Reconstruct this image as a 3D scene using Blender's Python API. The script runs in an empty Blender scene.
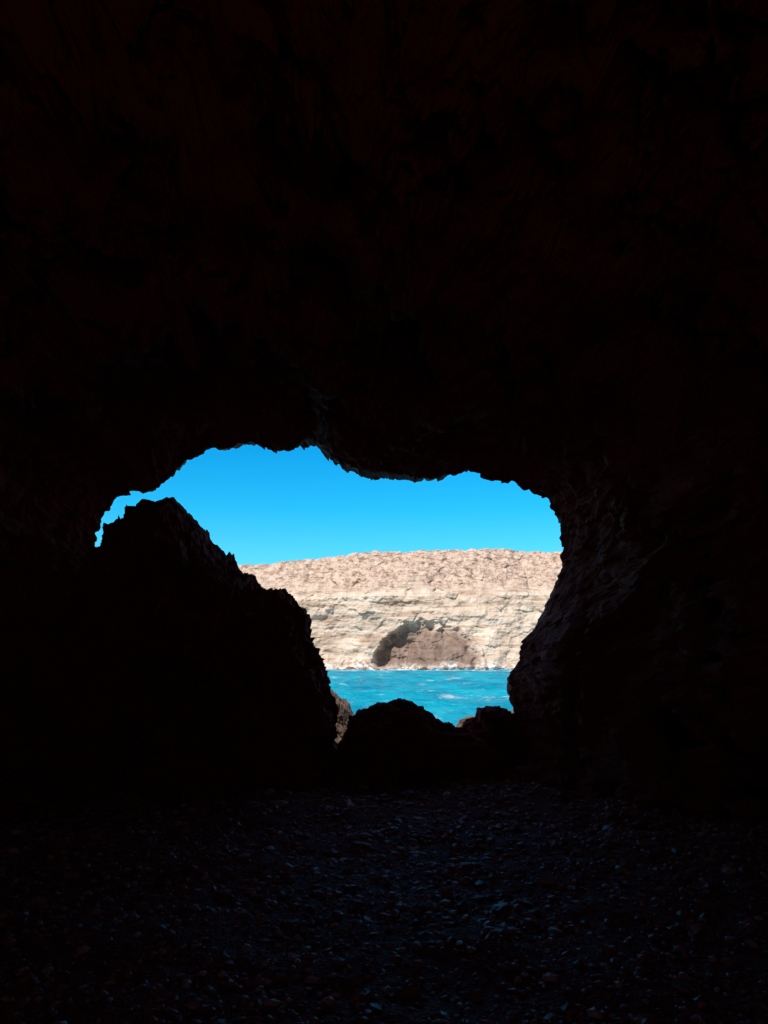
import bpy, math, numpy as np
from mathutils import Vector
rng = np.random.default_rng(7)

# ------------------------------------------------------------ noise helpers
def _h(ix, iy, iz, s):
    n = (ix*374761393 + iy*668265263 + iz*2147483647 + s*1274126177) & 0xffffffff
    n = ((n ^ (n >> 13))*1274126177) & 0xffffffff
    n = ((n ^ (n >> 15))*2246822519) & 0xffffffff
    n = n ^ (n >> 16)
    return (n & 0xffffff)/float(0xffffff)
def vnoise(p, s=0):
    i = np.floor(p).astype(np.int64); f = p-i; f = f*f*f*(f*(f*6-15)+10)
    r = 0
    for dx in (0,1):
        wx = f[...,0] if dx else 1-f[...,0]
        for dy in (0,1):
            wy = f[...,1] if dy else 1-f[...,1]
            for dz in (0,1):
                wz = f[...,2] if dz else 1-f[...,2]
                r = r + wx*wy*wz*_h(i[...,0]+dx, i[...,1]+dy, i[...,2]+dz, s)
    return r*2-1
def fbm(p, o=5, s=0, g=0.5):
    a=1; t=0; n=0; q=np.array(p,float)
    for k in range(o):
        t = t+a*vnoise(q, s+k*17); n+=a; a*=g; q=q*2.03+11.3
    return t/n*1.6
def facet(p, s=0, tilt=0.8):
    """blocky fractured rock: nearest cell value + a tilted plane in each cell"""
    i = np.floor(p).astype(np.int64)
    best = np.full(p.shape[:-1], 1e9); val = np.zeros(p.shape[:-1])
    for dx in (-1,0,1):
        for dy in (-1,0,1):
            for dz in (-1,0,1):
                cx,cy,cz = i[...,0]+dx, i[...,1]+dy, i[...,2]+dz
                d = np.stack([p[...,0]-cx-_h(cx,cy,cz,s), p[...,1]-cy-_h(cx,cy,cz,s+1), p[...,2]-cz-_h(cx,cy,cz,s+2)],-1)
                dd = (d**2).sum(-1)
                v = (_h(cx,cy,cz,s+3)-.5)*1.2 + tilt*(d[...,0]*(_h(cx,cy,cz,s+4)-.5)+d[...,1]*(_h(cx,cy,cz,s+5)-.5)+d[...,2]*(_h(cx,cy,cz,s+6)-.5))*2
                m = dd<best; best = np.where(m,dd,best); val = np.where(m,v,val)
    return val

def mesh_obj(name, V, F, mat, smooth=False, attrs=None):
    me = bpy.data.meshes.new(name)
    V = np.asarray(V,float).reshape(-1,3); F = np.asarray(F)
    n = F.shape[1]
    me.vertices.add(len(V)); me.vertices.foreach_set('co', V.ravel())
    me.loops.add(F.size); me.loops.foreach_set('vertex_index', F.ravel().astype(np.int32))
    me.polygons.add(len(F)); me.polygons.foreach_set('loop_start', np.arange(0,F.size,n,dtype=np.int32))
    try: me.polygons.foreach_set('loop_total', np.full(len(F),n,dtype=np.int32))
    except Exception: pass
    me.polygons.foreach_set('use_smooth', np.full(len(F),smooth))
    me.update(calc_edges=True); me.validate()
    for k,a in (attrs or {}).items():
        at = me.attributes.new(k,'FLOAT','POINT'); at.data.foreach_set('value', np.asarray(a,float).ravel().astype(np.float32))
    me.materials.append(mat)
    ob = bpy.data.objects.new(name, me); bpy.context.scene.collection.objects.link(ob)
    return ob
def grid_faces(nr, nc, wrap=False):
    r = np.arange(nr-1)[:,None]; c = np.arange(nc if wrap else nc-1)[None,:]
    a = r*nc+c; b = r*nc+(c+1)%nc
    return np.stack([a,b,b+nc,a+nc],-1).reshape(-1,4)

# ------------------------------------------------------------ materials
class NT:
    def __init__(s, name):
        s.m = bpy.data.materials.new(name); s.m.use_nodes=True; s.t=s.m.node_tree
        s.b = s.t.nodes['Principled BSDF']
    def n(s, typ): return s.t.nodes.new(typ)
    def l(s,a,b): s.t.links.new(a,b)
    def coord(s, scale=(1,1,1), rot=(0,0,0)):
        tc=s.n('ShaderNodeTexCoord'); mp=s.n('ShaderNodeMapping')
        mp.inputs['Scale'].default_value=scale; mp.inputs['Rotation'].default_value=rot
        s.l(tc.outputs['Object'],mp.inputs['Vector']); return mp.outputs[0]
    def noise(s, co, scale, detail=6, rough=.55):
        x=s.n('ShaderNodeTexNoise'); x.inputs['Scale'].default_value=scale; x.inputs['Detail'].default_value=detail
        x.inputs['Roughness'].default_value=rough; s.l(co,x.inputs['Vector']); return x.outputs['Fac']
    def ramp(s, f, stops):
        x=s.n('ShaderNodeValToRGB'); e=x.color_ramp.elements
        while len(e)<len(stops): e.new(.5)
        for k,(p,c) in enumerate(stops):
            e[k].position=p; e[k].color=(*c,1) if len(c)==3 else c
        s.l(f,x.inputs['Fac']); return x.outputs['Color']
    def mix(s, f, a, b, mode='MIX'):
        x=s.n('ShaderNodeMix'); x.data_type='RGBA'; x.blend_type=mode
        for v,i in ((f,0),(a,6),(b,7)):
            if isinstance(v,bpy.types.NodeSocket): s.l(v,x.inputs[i])
            else: x.inputs[i].default_value = v if i==0 else (*v,1)
        return x.outputs[2]
    def attr(s,name):
        x=s.n('ShaderNodeAttribute'); x.attribute_name=name; return x.outputs['Fac']
    def bump(s,h,st,dist,prev=None):
        x=s.n('ShaderNodeBump'); x.inputs['Strength'].default_value=st; x.inputs['Distance'].default_value=dist
        s.l(h,x.inputs['Height'])
        if prev is not None: s.l(prev,x.inputs['Normal'])
        return x.outputs['Normal']

def rock_mat(name, c0, c1, c2, rough=.75, spec=.3):
    t=NT(name); co=t.coord()
    col=t.ramp(t.noise(co,1.3,3),[(.3,c0),(.55,c1),(.75,c2)])
    t.l(col,t.b.inputs['Base Color'])
    t.b.inputs['Roughness'].default_value=rough; t.b.inputs['Specular IOR Level'].default_value=spec
    t.l(t.bump(t.noise(co,9,4,.7),.8,.08),t.b.inputs['Normal']); return t.m
M_cave = rock_mat('red_brown_cave_rock',(.25,.038,.026),(.31,.064,.046),(.37,.105,.08),.75,.15)
M_boul = rock_mat('dark_boulder_rock',(.22,.028,.020),(.28,.046,.034),(.34,.08,.06),.8,.1)
M_shore = rock_mat('shore_rock',(.10,.06,.045),(.20,.13,.10),(.32,.24,.19),.85,.2)

t=NT('pebble_stones'); rv=t.attr('tone')
col=t.ramp(rv,[(0,(.20,.050,.038)),(.5,(.36,.11,.080)),(.8,(.46,.18,.135)),(.95,(.60,.33,.26)),(1,(.70,.48,.40))])
t.l(col,t.b.inputs['Base Color'])
t.b.inputs['Roughness'].default_value=.42; t.b.inputs['Specular IOR Level'].default_value=.35
M_peb=t.m

t=NT('gravel_floor'); co=t.coord()
vo=t.n('ShaderNodeTexVoronoi'); vo.inputs['Scale'].default_value=38; t.l(co,vo.inputs['Vector'])
sep=t.n('ShaderNodeSeparateColor'); t.l(vo.outputs['Color'],sep.inputs[0])
col=t.ramp(sep.outputs[0],[(0,(.19,.038,.028)),(.6,(.31,.080,.058)),(1,(.42,.16,.12))])
t.l(t.mix(t.noise(co,.6,3),col,(.16,.030,.022)),t.b.inputs['Base Color']); t.b.inputs['Roughness'].default_value=.7
t.b.inputs['Specular IOR Level'].default_value=.12
n1=t.bump(vo.outputs['Distance'],.9,.02); t.l(n1,t.b.inputs['Normal']); M_floor=t.m

# distant cliff
t=NT('limestone_cliff'); co=t.coord()
st=t.coord((.012,.02,.30),(0,math.radians(5),0))
strata=t.noise(st,1.5,7,.66)
base=t.ramp(strata,[(.28,(.40,.30,.23)),(.40,(.58,.46,.36)),(.48,(.72,.61,.49)),(.54,(.50,.39,.30)),(.60,(.63,.52,.41)),(.72,(.74,.64,.53))])
blot=t.ramp(t.noise(co,.12,8,.74),[(.36,(.34,.25,.19)),(.48,(.60,.48,.38)),(.6,(.76,.65,.53))])
base=t.mix(.5,base,blot)
dg=t.ramp(t.noise(t.coord((.04,.02,.34),(0,math.radians(-14),0)),1.2,6,.66),[(.40,(.60,.51,.45)),(.5,(1,1,1)),(.62,(1,1,1)),(.70,(.76,.68,.63))])
base=t.mix(.8,base,dg,'MULTIPLY')
topc=t.ramp(t.noise(t.coord((1,1,1.6)),.40,8,.82),[(.38,(.15,.105,.08)),(.46,(.42,.30,.23)),(.56,(.65,.51,.41))])
c=t.mix(t.attr('topzone'),base,topc)
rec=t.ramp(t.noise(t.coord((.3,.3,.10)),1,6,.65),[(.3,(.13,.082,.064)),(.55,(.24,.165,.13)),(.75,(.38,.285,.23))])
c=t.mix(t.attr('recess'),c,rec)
foot=t.ramp(t.noise(co,.5,6,.7),[(.40,(.24,.17,.13)),(.48,(.48,.38,.31)),(.57,(.8,.80,.78))])
c=t.mix(t.attr('foot'),c,foot)
t.l(c,t.b.inputs['Base Color']); t.b.inputs['Roughness'].default_value=.95; t.b.inputs['Specular IOR Level'].default_value=.05
n1=t.bump(strata,.35,.7); n2=t.bump(t.noise(co,.6,7,.75),.8,.6,n1); t.l(n2,t.b.inputs['Normal']); M_cliff=t.m

# sea
t=NT('sea_water')
col=t.ramp(t.noise(t.coord((.12,.04,1)),1,6,.65),[(.3,(.002,.15,.25)),(.48,(.003,.30,.43)),(.7,(.012,.46,.58))])
fm=t.ramp(t.noise(t.coord((.17,.045,1)),1.0,7,.74),[(.575,(0,0,0)),(.69,(.85,.85,.85))])
fn=t.ramp(t.noise(t.coord((.25,.12,1)),1,7,.7),[(.44,(0,0,0)),(.55,(1,1,1))])
f2=t.mix(t.attr('foam'),(0,0,0),fn); ff=t.mix(1,fm,f2,'ADD')
sp=t.n('ShaderNodeSeparateColor'); t.l(ff,sp.inputs[0])
cl=t.n('ShaderNodeClamp'); t.l(sp.outputs[0],cl.inputs[0])
t.l(t.mix(cl.outputs[0],col,(.64,.71,.73)),t.b.inputs['Base Color'])
t.b.inputs['Roughness'].default_value=.4; t.b.inputs['Specular IOR Level'].default_value=.08
t.l(t.bump(t.noise(t.coord((.6,.35,1)),1,6,.65),1,.8),t.b.inputs['Normal']); M_sea=t.m

# ------------------------------------------------------------ cave
# Outlines in image pixels: origin (384,653) = eye level on the cave axis; S metres per pixel at the outline's depth.
EYE=2.2
def px_to_xz(pts, S): return np.array([((u-384)*S, EYE+(653-v)*S) for u,v in pts])
def resample(P, n, closed=False):
    if closed: P=np.vstack([P,P[:1]])
    d=np.r_[0,np.cumsum(np.hypot(*(P[1:]-P[:-1]).T))]
    tt=np.linspace(0,d[-1],n,endpoint=not closed)
    return np.stack([np.interp(tt,d,P[:,0]),np.interp(tt,d,P[:,1])],-1)
SM=14/740
arch=[(530,860),(520,800),(514,770),(511,745),(517,722),(513,705),(509,692),(509,676),(518,662),(524,642),(536,628),(546,612),(551,597),
(559,578),(563,560),(562,545),(561,528),(556,511),(547,500),(538,497),(528,489),(510,482),(490,479),(480,474),(468,472),(450,474),(440,478),(420,477),
(405,475),(388,474),(370,473),(358,468),(345,465),(333,460),(325,450),(316,441),(308,439),(300,443),(290,449),(276,450),(264,448),(256,442),(245,441),
(232,445),(225,449),(212,449),(203,452),(196,458),(186,461),(178,470),(168,480),(160,487),(152,493),(144,491),(132,491),(120,496),(111,506),(103,520),(97,535),
(94,551),(91,570),(86,640),(80,760),(76,860)]
NS=800
A=resample(px_to_xz(arch,SM),NS)
k=np.ones(90)/90
def smooth(P):
    Q=np.pad(P,((45,44),(0,0)),mode='edge'); return np.stack([np.convolve(Q[:,i],k,'valid') for i in (0,1)],-1)
Asm=smooth(A)
C0=np.array([-.6,1.2])
ky=[-26,-25.5,-24,-18,-10,-6,-1,4,7,9,10.5,12,13,13.6,14]
ks=[.02,1.0,1.8,2.2,2.2,2.3,2.5,2.35,2.0,1.72,1.5,1.27,1.13,1.05,1.0]
ys=np.concatenate([np.linspace(-26,-4,50,endpoint=False),np.linspace(-4,8,130,endpoint=False),np.linspace(8,14,150)])
rings=[]
for y in ys:
    s=np.interp(y,ky,ks); w=np.clip((14-y)/2.5,0,1)
    P=A*(1-w)+Asm*w
    Q=C0+(P-C0)*s
    rings.append(np.c_[Q[:,0],np.full(NS,y),Q[:,1]])
ext=[(14.4,1.02),(14.9,1.07),(15.3,1.16),(15.6,1.3),(15.8,1.5),(16,1.8),(16.1,2.2),(16,2.7),(15.6,3.2),(15,4),(14,5),(12,6.5)]
ey=np.linspace(0,len(ext)-1,60)
for e in ey:
    y=np.interp(e,range(len(ext)),[q[0] for q in ext]); s=np.interp(e,range(len(ext)),[q[1] for q in ext])
    Q=C0+(A-C0)*s
    z=np.minimum(Q[:,1],12+.15*(Q[:,1]-12))
    rings.append(np.c_[Q[:,0],np.full(NS,y),z])
R=np.array(rings)
rad=np.stack([R[...,0]-C0[0],np.zeros(R.shape[:2]),R[...,2]-C0[1]],-1); rad/=np.linalg.norm(rad,axis=-1,keepdims=True)+1e-6
d=np.abs(R[...,1]-14); amp=np.clip(.0+.36*d,0,.95)
wp=R+.25*np.stack([fbm(R*1.1,3,50),fbm(R*1.1,3,60),fbm(R*1.1,3,70)],-1)
near=np.clip((R[...,1]-4)/5,0,1)
wall=fbm(R*.35,4,1)*.9*(.4+.6*near)+facet(wp*np.array([.8,.8,.6]),5)*.55*(.15+.85*near)+(facet(wp*np.array([2.4,2.2,1.3]),25)*.36+fbm(R*3,4,9)*.18)*near
fine=facet(wp*6,40)*.05+fbm(R*9,3,30)*.03
R=R+rad*(wall*amp+fine*near)[...,None]
R[...,1]+= (fbm(R*.8,3,90)*.5*np.clip(d*.5,0,1))*near
Fc=grid_faces(len(R),NS)
fc=R.reshape(-1,3)[Fc].mean(1)
# unseen roof hole added far behind the viewpoint: its bounced daylight fills the cave
hole=(((fc[:,0]+1)/4.9)**2+((fc[:,1]+19.8)/4.0)**2<1)&(fc[:,2]>4)
mesh_obj('cave',R,Fc[~hole],M_cave)

# ------------------------------------------------------------ boulders
def rock(name, pts, yc, D, mat, n=420, m=120, amp=1, center=None, s=0, pw=.55):
    S=yc/740; P=resample(px_to_xz(pts,S),n,True)
    c=P.mean(0) if center is None else px_to_xz([center],S)[0]
    ph=np.linspace(-math.pi/2,math.pi/2,m)
    cs=np.cos(ph)**pw; sn=np.sin(ph)
    V=np.zeros((m,n,3))
    V[...,0]=c[0]+(P[None,:,0]-c[0])*cs[:,None]; V[...,2]=c[1]+(P[None,:,1]-c[1])*cs[:,None]
    V[...,1]=yc+D*sn[:,None]*np.ones(n)[None]
    dr=V-np.array([c[0],yc,c[1]]); dr/=np.linalg.norm(dr,axis=-1,keepdims=True)+1e-6
    wp=V+.15*np.stack([fbm(V*2,3,s+1),fbm(V*2,3,s+2),fbm(V*2,3,s+3)],-1)
    off=np.abs(sn)[:,None]
    dd=(fbm(V*.8,3,s+7)*.35+facet(wp*1.2,s+11)*.3-.12)*off + facet(wp*3.2,s+21)*.15*(.35+.65*off)+facet(wp*8,s+31)*.055+fbm(V*9,4,s+41)*.04
    V=V+dr*(dd*amp)[...,None]
    return mesh_obj(name,V,grid_faces(m,n,True),mat)
rock('rock_outcrop',[(98,563),(103,556),(109,546),(117,538),(127,530),(134,524),(136,512),(147,510),(155,504),(166,504),(178,504),(184,511),(191,519),(201,527),
(209,540),(220,552),(230,562),(236,572),(250,578),(256,590),(273,591),(286,592),(296,606),(305,612),(310,628),(312,642),(320,658),(326,673),(328,690),(333,703),(334,722),(331,745),(345,775),(352,830),
(30,840),(40,760),(56,690),(76,610)],13.2,1.9,M_boul,n=700,m=150,center=(190,710),s=100)
rock('boulder',[(330,775),(338,750),(347,735),(352,719),(362,711),(376,704),(392,701),(402,700),(416,704),(428,712),(440,722),(452,727),(468,733),(486,742),(497,752),(504,764),(506,780),(420,790),(325,790)],
 13.2,.8,M_boul,s=200,amp=.7,center=(415,765))
rock('boulder',[(452,760),(458,736),(464,722),(476,718),(478,709),(490,706),(503,708),(512,714),(524,722),(530,760),(520,790),(470,790)],14.2,.9,M_boul,s=300,amp=.6)
rock('shore_rock',[(318,790),(322,700),(330,690),(338,698),(346,706),(352,716),(360,728),(372,745),(390,790)],29,3,M_shore,s=400,amp=2.0)
rock('shore_rock',[(440,800),(452,735),(470,722),(492,716),(520,712),(545,740),(560,800)],24,2.5,M_shore,s=500,amp=1.5)

# ------------------------------------------------------------ floor
def floor_z(x,y):
    p=np.stack([x,y,np.zeros_like(x)],-1)
    z=fbm(p*.5,4,3)*.10+fbm(p*2.2,4,4)*.035
    z=z+np.clip(np.abs(x)-4,0,20)**1.3*.05
    z=z-np.clip(y-14.2,0,60)*.33
    return z
gx=np.concatenate([np.linspace(-40,-9,30,endpoint=False),np.linspace(-9,9,380),np.linspace(9.2,40,30)])
gy=np.concatenate([np.linspace(-30,1,60,endpoint=False),np.linspace(1,15,380,endpoint=False),np.linspace(15,60,60)])
X,Y=np.meshgrid(gx,gy); P=np.stack([X,Y,np.zeros_like(X)],-1)
Z=floor_z(X,Y)+fbm(P*9,3,8)*.015
mesh_obj('ground',np.stack([X,Y,Z],-1),grid_faces(len(gy),len(gx)),M_floor)

g=(1+5**.5)/2
ico=np.array([(-1,g,0),(1,g,0),(-1,-g,0),(1,-g,0),(0,-1,g),(0,1,g),(0,-1,-g),(0,1,-g),(g,0,-1),(g,0,1),(-g,0,-1),(-g,0,1)])/math.hypot(1,g)
icf=np.array([(0,11,5),(0,5,1),(0,1,7),(0,7,10),(0,10,11),(1,5,9),(5,11,4),(11,10,2),(10,7,6),(7,1,8),(3,9,4),(3,4,2),(3,2,6),(3,6,8),(3,8,9),(4,9,5),(2,4,11),(6,2,10),(8,6,7),(9,8,1)])
def sub(v,f):
    v=list(map(tuple,v)); cache={}
    def mid(a,b):
        kk=(min(a,b),max(a,b))
        if kk not in cache:
            q=(np.array(v[a])+np.array(v[b])); q/=np.linalg.norm(q); v.append(tuple(q)); cache[kk]=len(v)-1
        return cache[kk]
    o=[]
    for a,b,c in f:
        x,y,z=mid(a,b),mid(b,c),mid(c,a); o+=[(a,x,z),(b,y,x),(c,z,y),(x,y,z)]
    return np.array(v),np.array(o)
def scatter(name, x, y, r, mat, lvl=0, sink=.25, flat=(.35,.8), jit=.22, smooth=False, tpow=1.3):
    v,f=ico,icf
    for _ in range(lvl): v,f=sub(v,f)
    n=len(x); 
    sc=np.stack([rng.uniform(.8,1.5,n),rng.uniform(.6,1.0,n),rng.uniform(*flat,n)],-1)*r[:,None]
    off=rng.uniform(0,100,(n,1,3))
    if lvl==0: J=1+rng.uniform(-jit,jit,(n,len(v)))
    else: J=1+jit*1.3*facet(v[None]*1.3+off,3)+jit*.4*fbm(v[None]*3+off,3,5)
    W=v[None]*J[...,None]*sc[:,None,:]
    a=rng.uniform(0,2*math.pi,n); tl=rng.normal(0,.28,n); 
    ct,s_=np.cos(tl)[:,None],np.sin(tl)[:,None]
    W=np.stack([W[...,0],W[...,1]*ct-W[...,2]*s_,W[...,1]*s_+W[...,2]*ct],-1)
    ca,sa=np.cos(a)[:,None],np.sin(a)[:,None]
    W=np.stack([W[...,0]*ca-W[...,1]*sa,W[...,0]*sa+W[...,1]*ca,W[...,2]],-1)
    z=floor_z(x,y)+sc[:,2]*sink
    W+=np.stack([x,y,z],-1)[:,None,:]
    F=(f[None]+(np.arange(n)*len(v))[:,None,None]).reshape(-1,3)
    tone=np.repeat(rng.uniform(0,1,n)**tpow,len(v))
    return mesh_obj(name,W,F,mat,smooth,{'tone':tone})
n=28000
y=1.2+12.4*rng.uniform(0,1,n)**1.35; x=rng.uniform(-1,1,n)*(2.2+.52*y)
r=np.clip(rng.lognormal(math.log(.020),.45,n),.008,.06)*(.75+.05*y)
scatter('pebbles',x,y,r,M_peb)
n=380
y=2+11*rng.uniform(0,1,n)**.8; x=rng.uniform(-1,1,n)*(2+.5*y); r=np.clip(rng.lognormal(math.log(.052),.45,n),.025,.16)*(.6+.05*y)
scatter('loose_rocks',x,y,r,M_peb,lvl=2,sink=.1,flat=(.4,.75),tpow=2.2)
n=130
y=rng.uniform(8.5,13.2,n); side=rng.random(n)<.55
x=np.where(side, 2.3+(13.6-y)*.62+rng.normal(0,.3,n), -3.2-(13.6-y)*.6-rng.uniform(-.8,1,n))
r=np.clip(rng.lognormal(math.log(.16),.45,n),.06,.42)
scatter('rubble',x,y,r,M_boul,lvl=3,sink=.2,flat=(.5,1.0),jit=.3)
n=10; x=rng.uniform(-.9,2.2,n); y=rng.uniform(12.2,12.9,n); r=rng.uniform(.06,.16,n)
scatter('rubble',x,y,r,M_boul,lvl=3,sink=.3,flat=(.5,1.0),jit=.3)

# ------------------------------------------------------------ sea
SEA=-4.0
gx=np.concatenate([-np.geomspace(3000,101,30),np.linspace(-100,110,330),np.geomspace(111,3000,30)])
gy=np.concatenate([np.linspace(19,60,60,endpoint=False),np.linspace(60,290,420)])
X,Y=np.meshgrid(gx,gy)
P=np.stack([X*.11,Y*.2,0*X],-1)
Z=SEA+fbm(P,5,11)*.38+(1-np.abs(fbm(P*1.7+5,3,12)))**3*.25
foam=np.clip((Y-244)/18,0,1)*.95
mesh_obj('sea',np.stack([X,Y,Z],-1),grid_faces(len(gy),len(gx)),M_sea,True,{'foam':foam})

# ------------------------------------------------------------ cliff across the bay
gx=np.concatenate([-np.geomspace(3000,111,40),np.linspace(-110,120,760),np.geomspace(121,3000,40)])
kt=[0,.04,.10,.25,.45,.62,.70,.85,1.0,1.05,1.3,2.0]
kyy=[264,267,270,273.5,277,281,287,296,306,312,420,3500]
kz=[-7,-4.2,-2,6,15,24,27.5,35,44,44.6,44,30]
tt=np.concatenate([np.linspace(0,1.05,300),np.linspace(1.06,2,25)])
X=np.tile(gx,(len(tt),1)); T=np.tile(tt[:,None],(1,len(gx)))
Yc=np.interp(T,kt,kyy); Zc=np.interp(T,kt,kz)
topf=np.clip((T-.45)/.4,0,1)
Zc=Zc+topf*(np.interp(X,[-300,-70,-55,-40,-20,0,20,60,300],[-8,-6.4,-5.2,-3.6,-1.9,-.4,.5,.8,1]) + fbm(np.stack([X*.06,0*X,0*X],-1),6,77)*1.0)
zz=Zc+X*.08+fbm(np.stack([X*.02,0*X,0*X],-1),3,5)*5
led=vnoise(np.stack([zz*.45,X*.01,0*X],-1),8)*.4+vnoise(np.stack([zz*1.3,X*.02,0*X],-1),9)*.15
cl=np.clip(T/.08,0,1)*np.clip((1.25-T)/.2,0,1)
# rounded hollow undercut into the cliff foot, deepest on its left, with a bulging buttress filling its right side
wob=fbm(np.stack([X*.10,0*X,Zc*.10],-1),4,31)*.20
wo2=fbm(np.stack([X*.35,0*X,Zc*.35],-1),4,33)*.10
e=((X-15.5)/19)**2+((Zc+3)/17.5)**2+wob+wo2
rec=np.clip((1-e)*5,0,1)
dy=fbm(np.stack([X*.03,0*X,Zc*.03],-1),4,21)*4+(led+facet(np.stack([X*.18,0*X,Zc*.28],-1),22)*.55+fbm(np.stack([X*.30,0*X,Zc*.35],-1),4,23)*.9)
gul=np.abs(fbm(np.stack([X*.06,0*X+3,Zc*.012],-1),4,24))
dy=dy+(1-gul)**3*2*np.clip(1-abs(T-.75)/.3,0,1)
dy=dy+rec*(3.2+3.5*np.clip(1-(X-2)/14,0,1))
eb=((X-22.5)/14)**2+((Zc+4)/17)**2+wob*.6
dy=dy-np.clip(1-eb,0,1)**.7*7+fbm(np.stack([X*.22,0*X,Zc*.07],-1),4,39)*1.4*rec
V=np.stack([X,Yc+dy*cl,Zc+cl*fbm(np.stack([X*.5,Yc*.1,Zc*.5],-1),4,35)*.3*(1+topf)],-1)
tz=np.clip((Zc+fbm(np.stack([X*.1,0*X,Zc*.2],-1),4,36)*3-25)/6,0,1)
ft=np.clip(1-(Zc+3.6)/3+fbm(np.stack([X*.12,0*X,Zc*0],-1),4,37)*.7,0,1)
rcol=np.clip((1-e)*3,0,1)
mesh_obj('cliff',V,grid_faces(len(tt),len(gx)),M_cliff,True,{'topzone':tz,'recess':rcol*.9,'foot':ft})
n=160; x=rng.uniform(-70,90,n); y=267-rng.exponential(2.2,n); r=rng.lognormal(math.log(.55),.45,n)
_f=floor_z; floor_z=lambda x,y: np.full_like(x,SEA)
scatter('surf_rocks',x,y,r,M_shore,lvl=2,sink=.1,jit=.3); floor_z=_f

# ------------------------------------------------------------ light, sky, camera
el,az=math.radians(52),math.radians(32)
S=Vector((-math.sin(az)*math.cos(el),-math.cos(az)*math.cos(el),math.sin(el)))
L=bpy.data.lights.new('sun','SUN'); L.energy=5.0; L.angle=math.radians(.5); L.color=(1,.95,.88)
lo=bpy.data.objects.new('sun',L); lo.rotation_euler=S.to_track_quat('Z','Y').to_euler(); bpy.context.scene.collection.objects.link(lo)
w=bpy.data.worlds.new('World'); bpy.context.scene.world=w; w.use_nodes=True; nt=w.node_tree
bg=nt.nodes['Background']; sky=nt.nodes.new('ShaderNodeTexSky'); sky.sky_type='NISHITA'; sky.sun_disc=False
sky.sun_elevation=el; sky.sun_rotation=math.pi+az; sky.altitude=0; sky.air_density=1; sky.dust_density=0; sky.ozone_density=3
tc=nt.nodes.new('ShaderNodeTexCoord'); sx=nt.nodes.new('ShaderNodeSeparateXYZ'); nt.links.new(tc.outputs['Generated'],sx.inputs[0])
def ramp(sock,stops):
    rp=nt.nodes.new('ShaderNodeValToRGB'); nt.links.new(sock,rp.inputs['Fac']); e=rp.color_ramp.elements
    while len(e)<len(stops): e.new(.5)
    for k_,(p,c) in enumerate(stops): e[k_].position=p; e[k_].color=(*c,1)
    return rp.outputs[0]
def mixn(f,a,b,mode='MIX'):
    m=nt.nodes.new('ShaderNodeMix'); m.data_type='RGBA'; m.blend_type=mode
    for v,i in ((f,0),(a,6),(b,7)):
        if isinstance(v,bpy.types.NodeSocket): nt.links.new(v,m.inputs[i])
        else: m.inputs[i].default_value=v if i==0 else (*v,1)
    return m.outputs[2]
deep=ramp(sx.outputs['Z'],[(.11,(.19,.70,.78)),(.19,(.05,.69,.84)),(.29,(.008,.62,.90)),(.55,(.55,.56,.60))])
side=ramp(sx.outputs['Y'],[(0,(0,0,0)),(.45,(1,1,1))])      # sky is paler on the sun's side, deep azure opposite it
tint=mixn(side,(.66,.50,.46),deep)
out=mixn(1,sky.outputs[0],tint,'MULTIPLY')
vm=nt.nodes.new('ShaderNodeVectorMath'); vm.operation='SCALE'; vm.inputs['Scale'].default_value=1.33
nt.links.new(out,vm.inputs[0])
nt.links.new(vm.outputs[0],bg.inputs[0]); bg.inputs[1].default_value=.15
cam=bpy.data.cameras.new('camera'); cam.lens=26.0; cam.sensor_width=36; cam.shift_y=141/1024; cam.clip_end=8000; cam.clip_start=.05
co=bpy.data.objects.new('camera',cam); co.location=(0,0,EYE); co.rotation_euler=(math.radians(90),0,0)
bpy.context.scene.collection.objects.link(co); sc=bpy.context.scene; sc.camera=co
sc.view_settings.view_transform='Standard'; sc.view_settings.look='None'; sc.view_settings.exposure=0
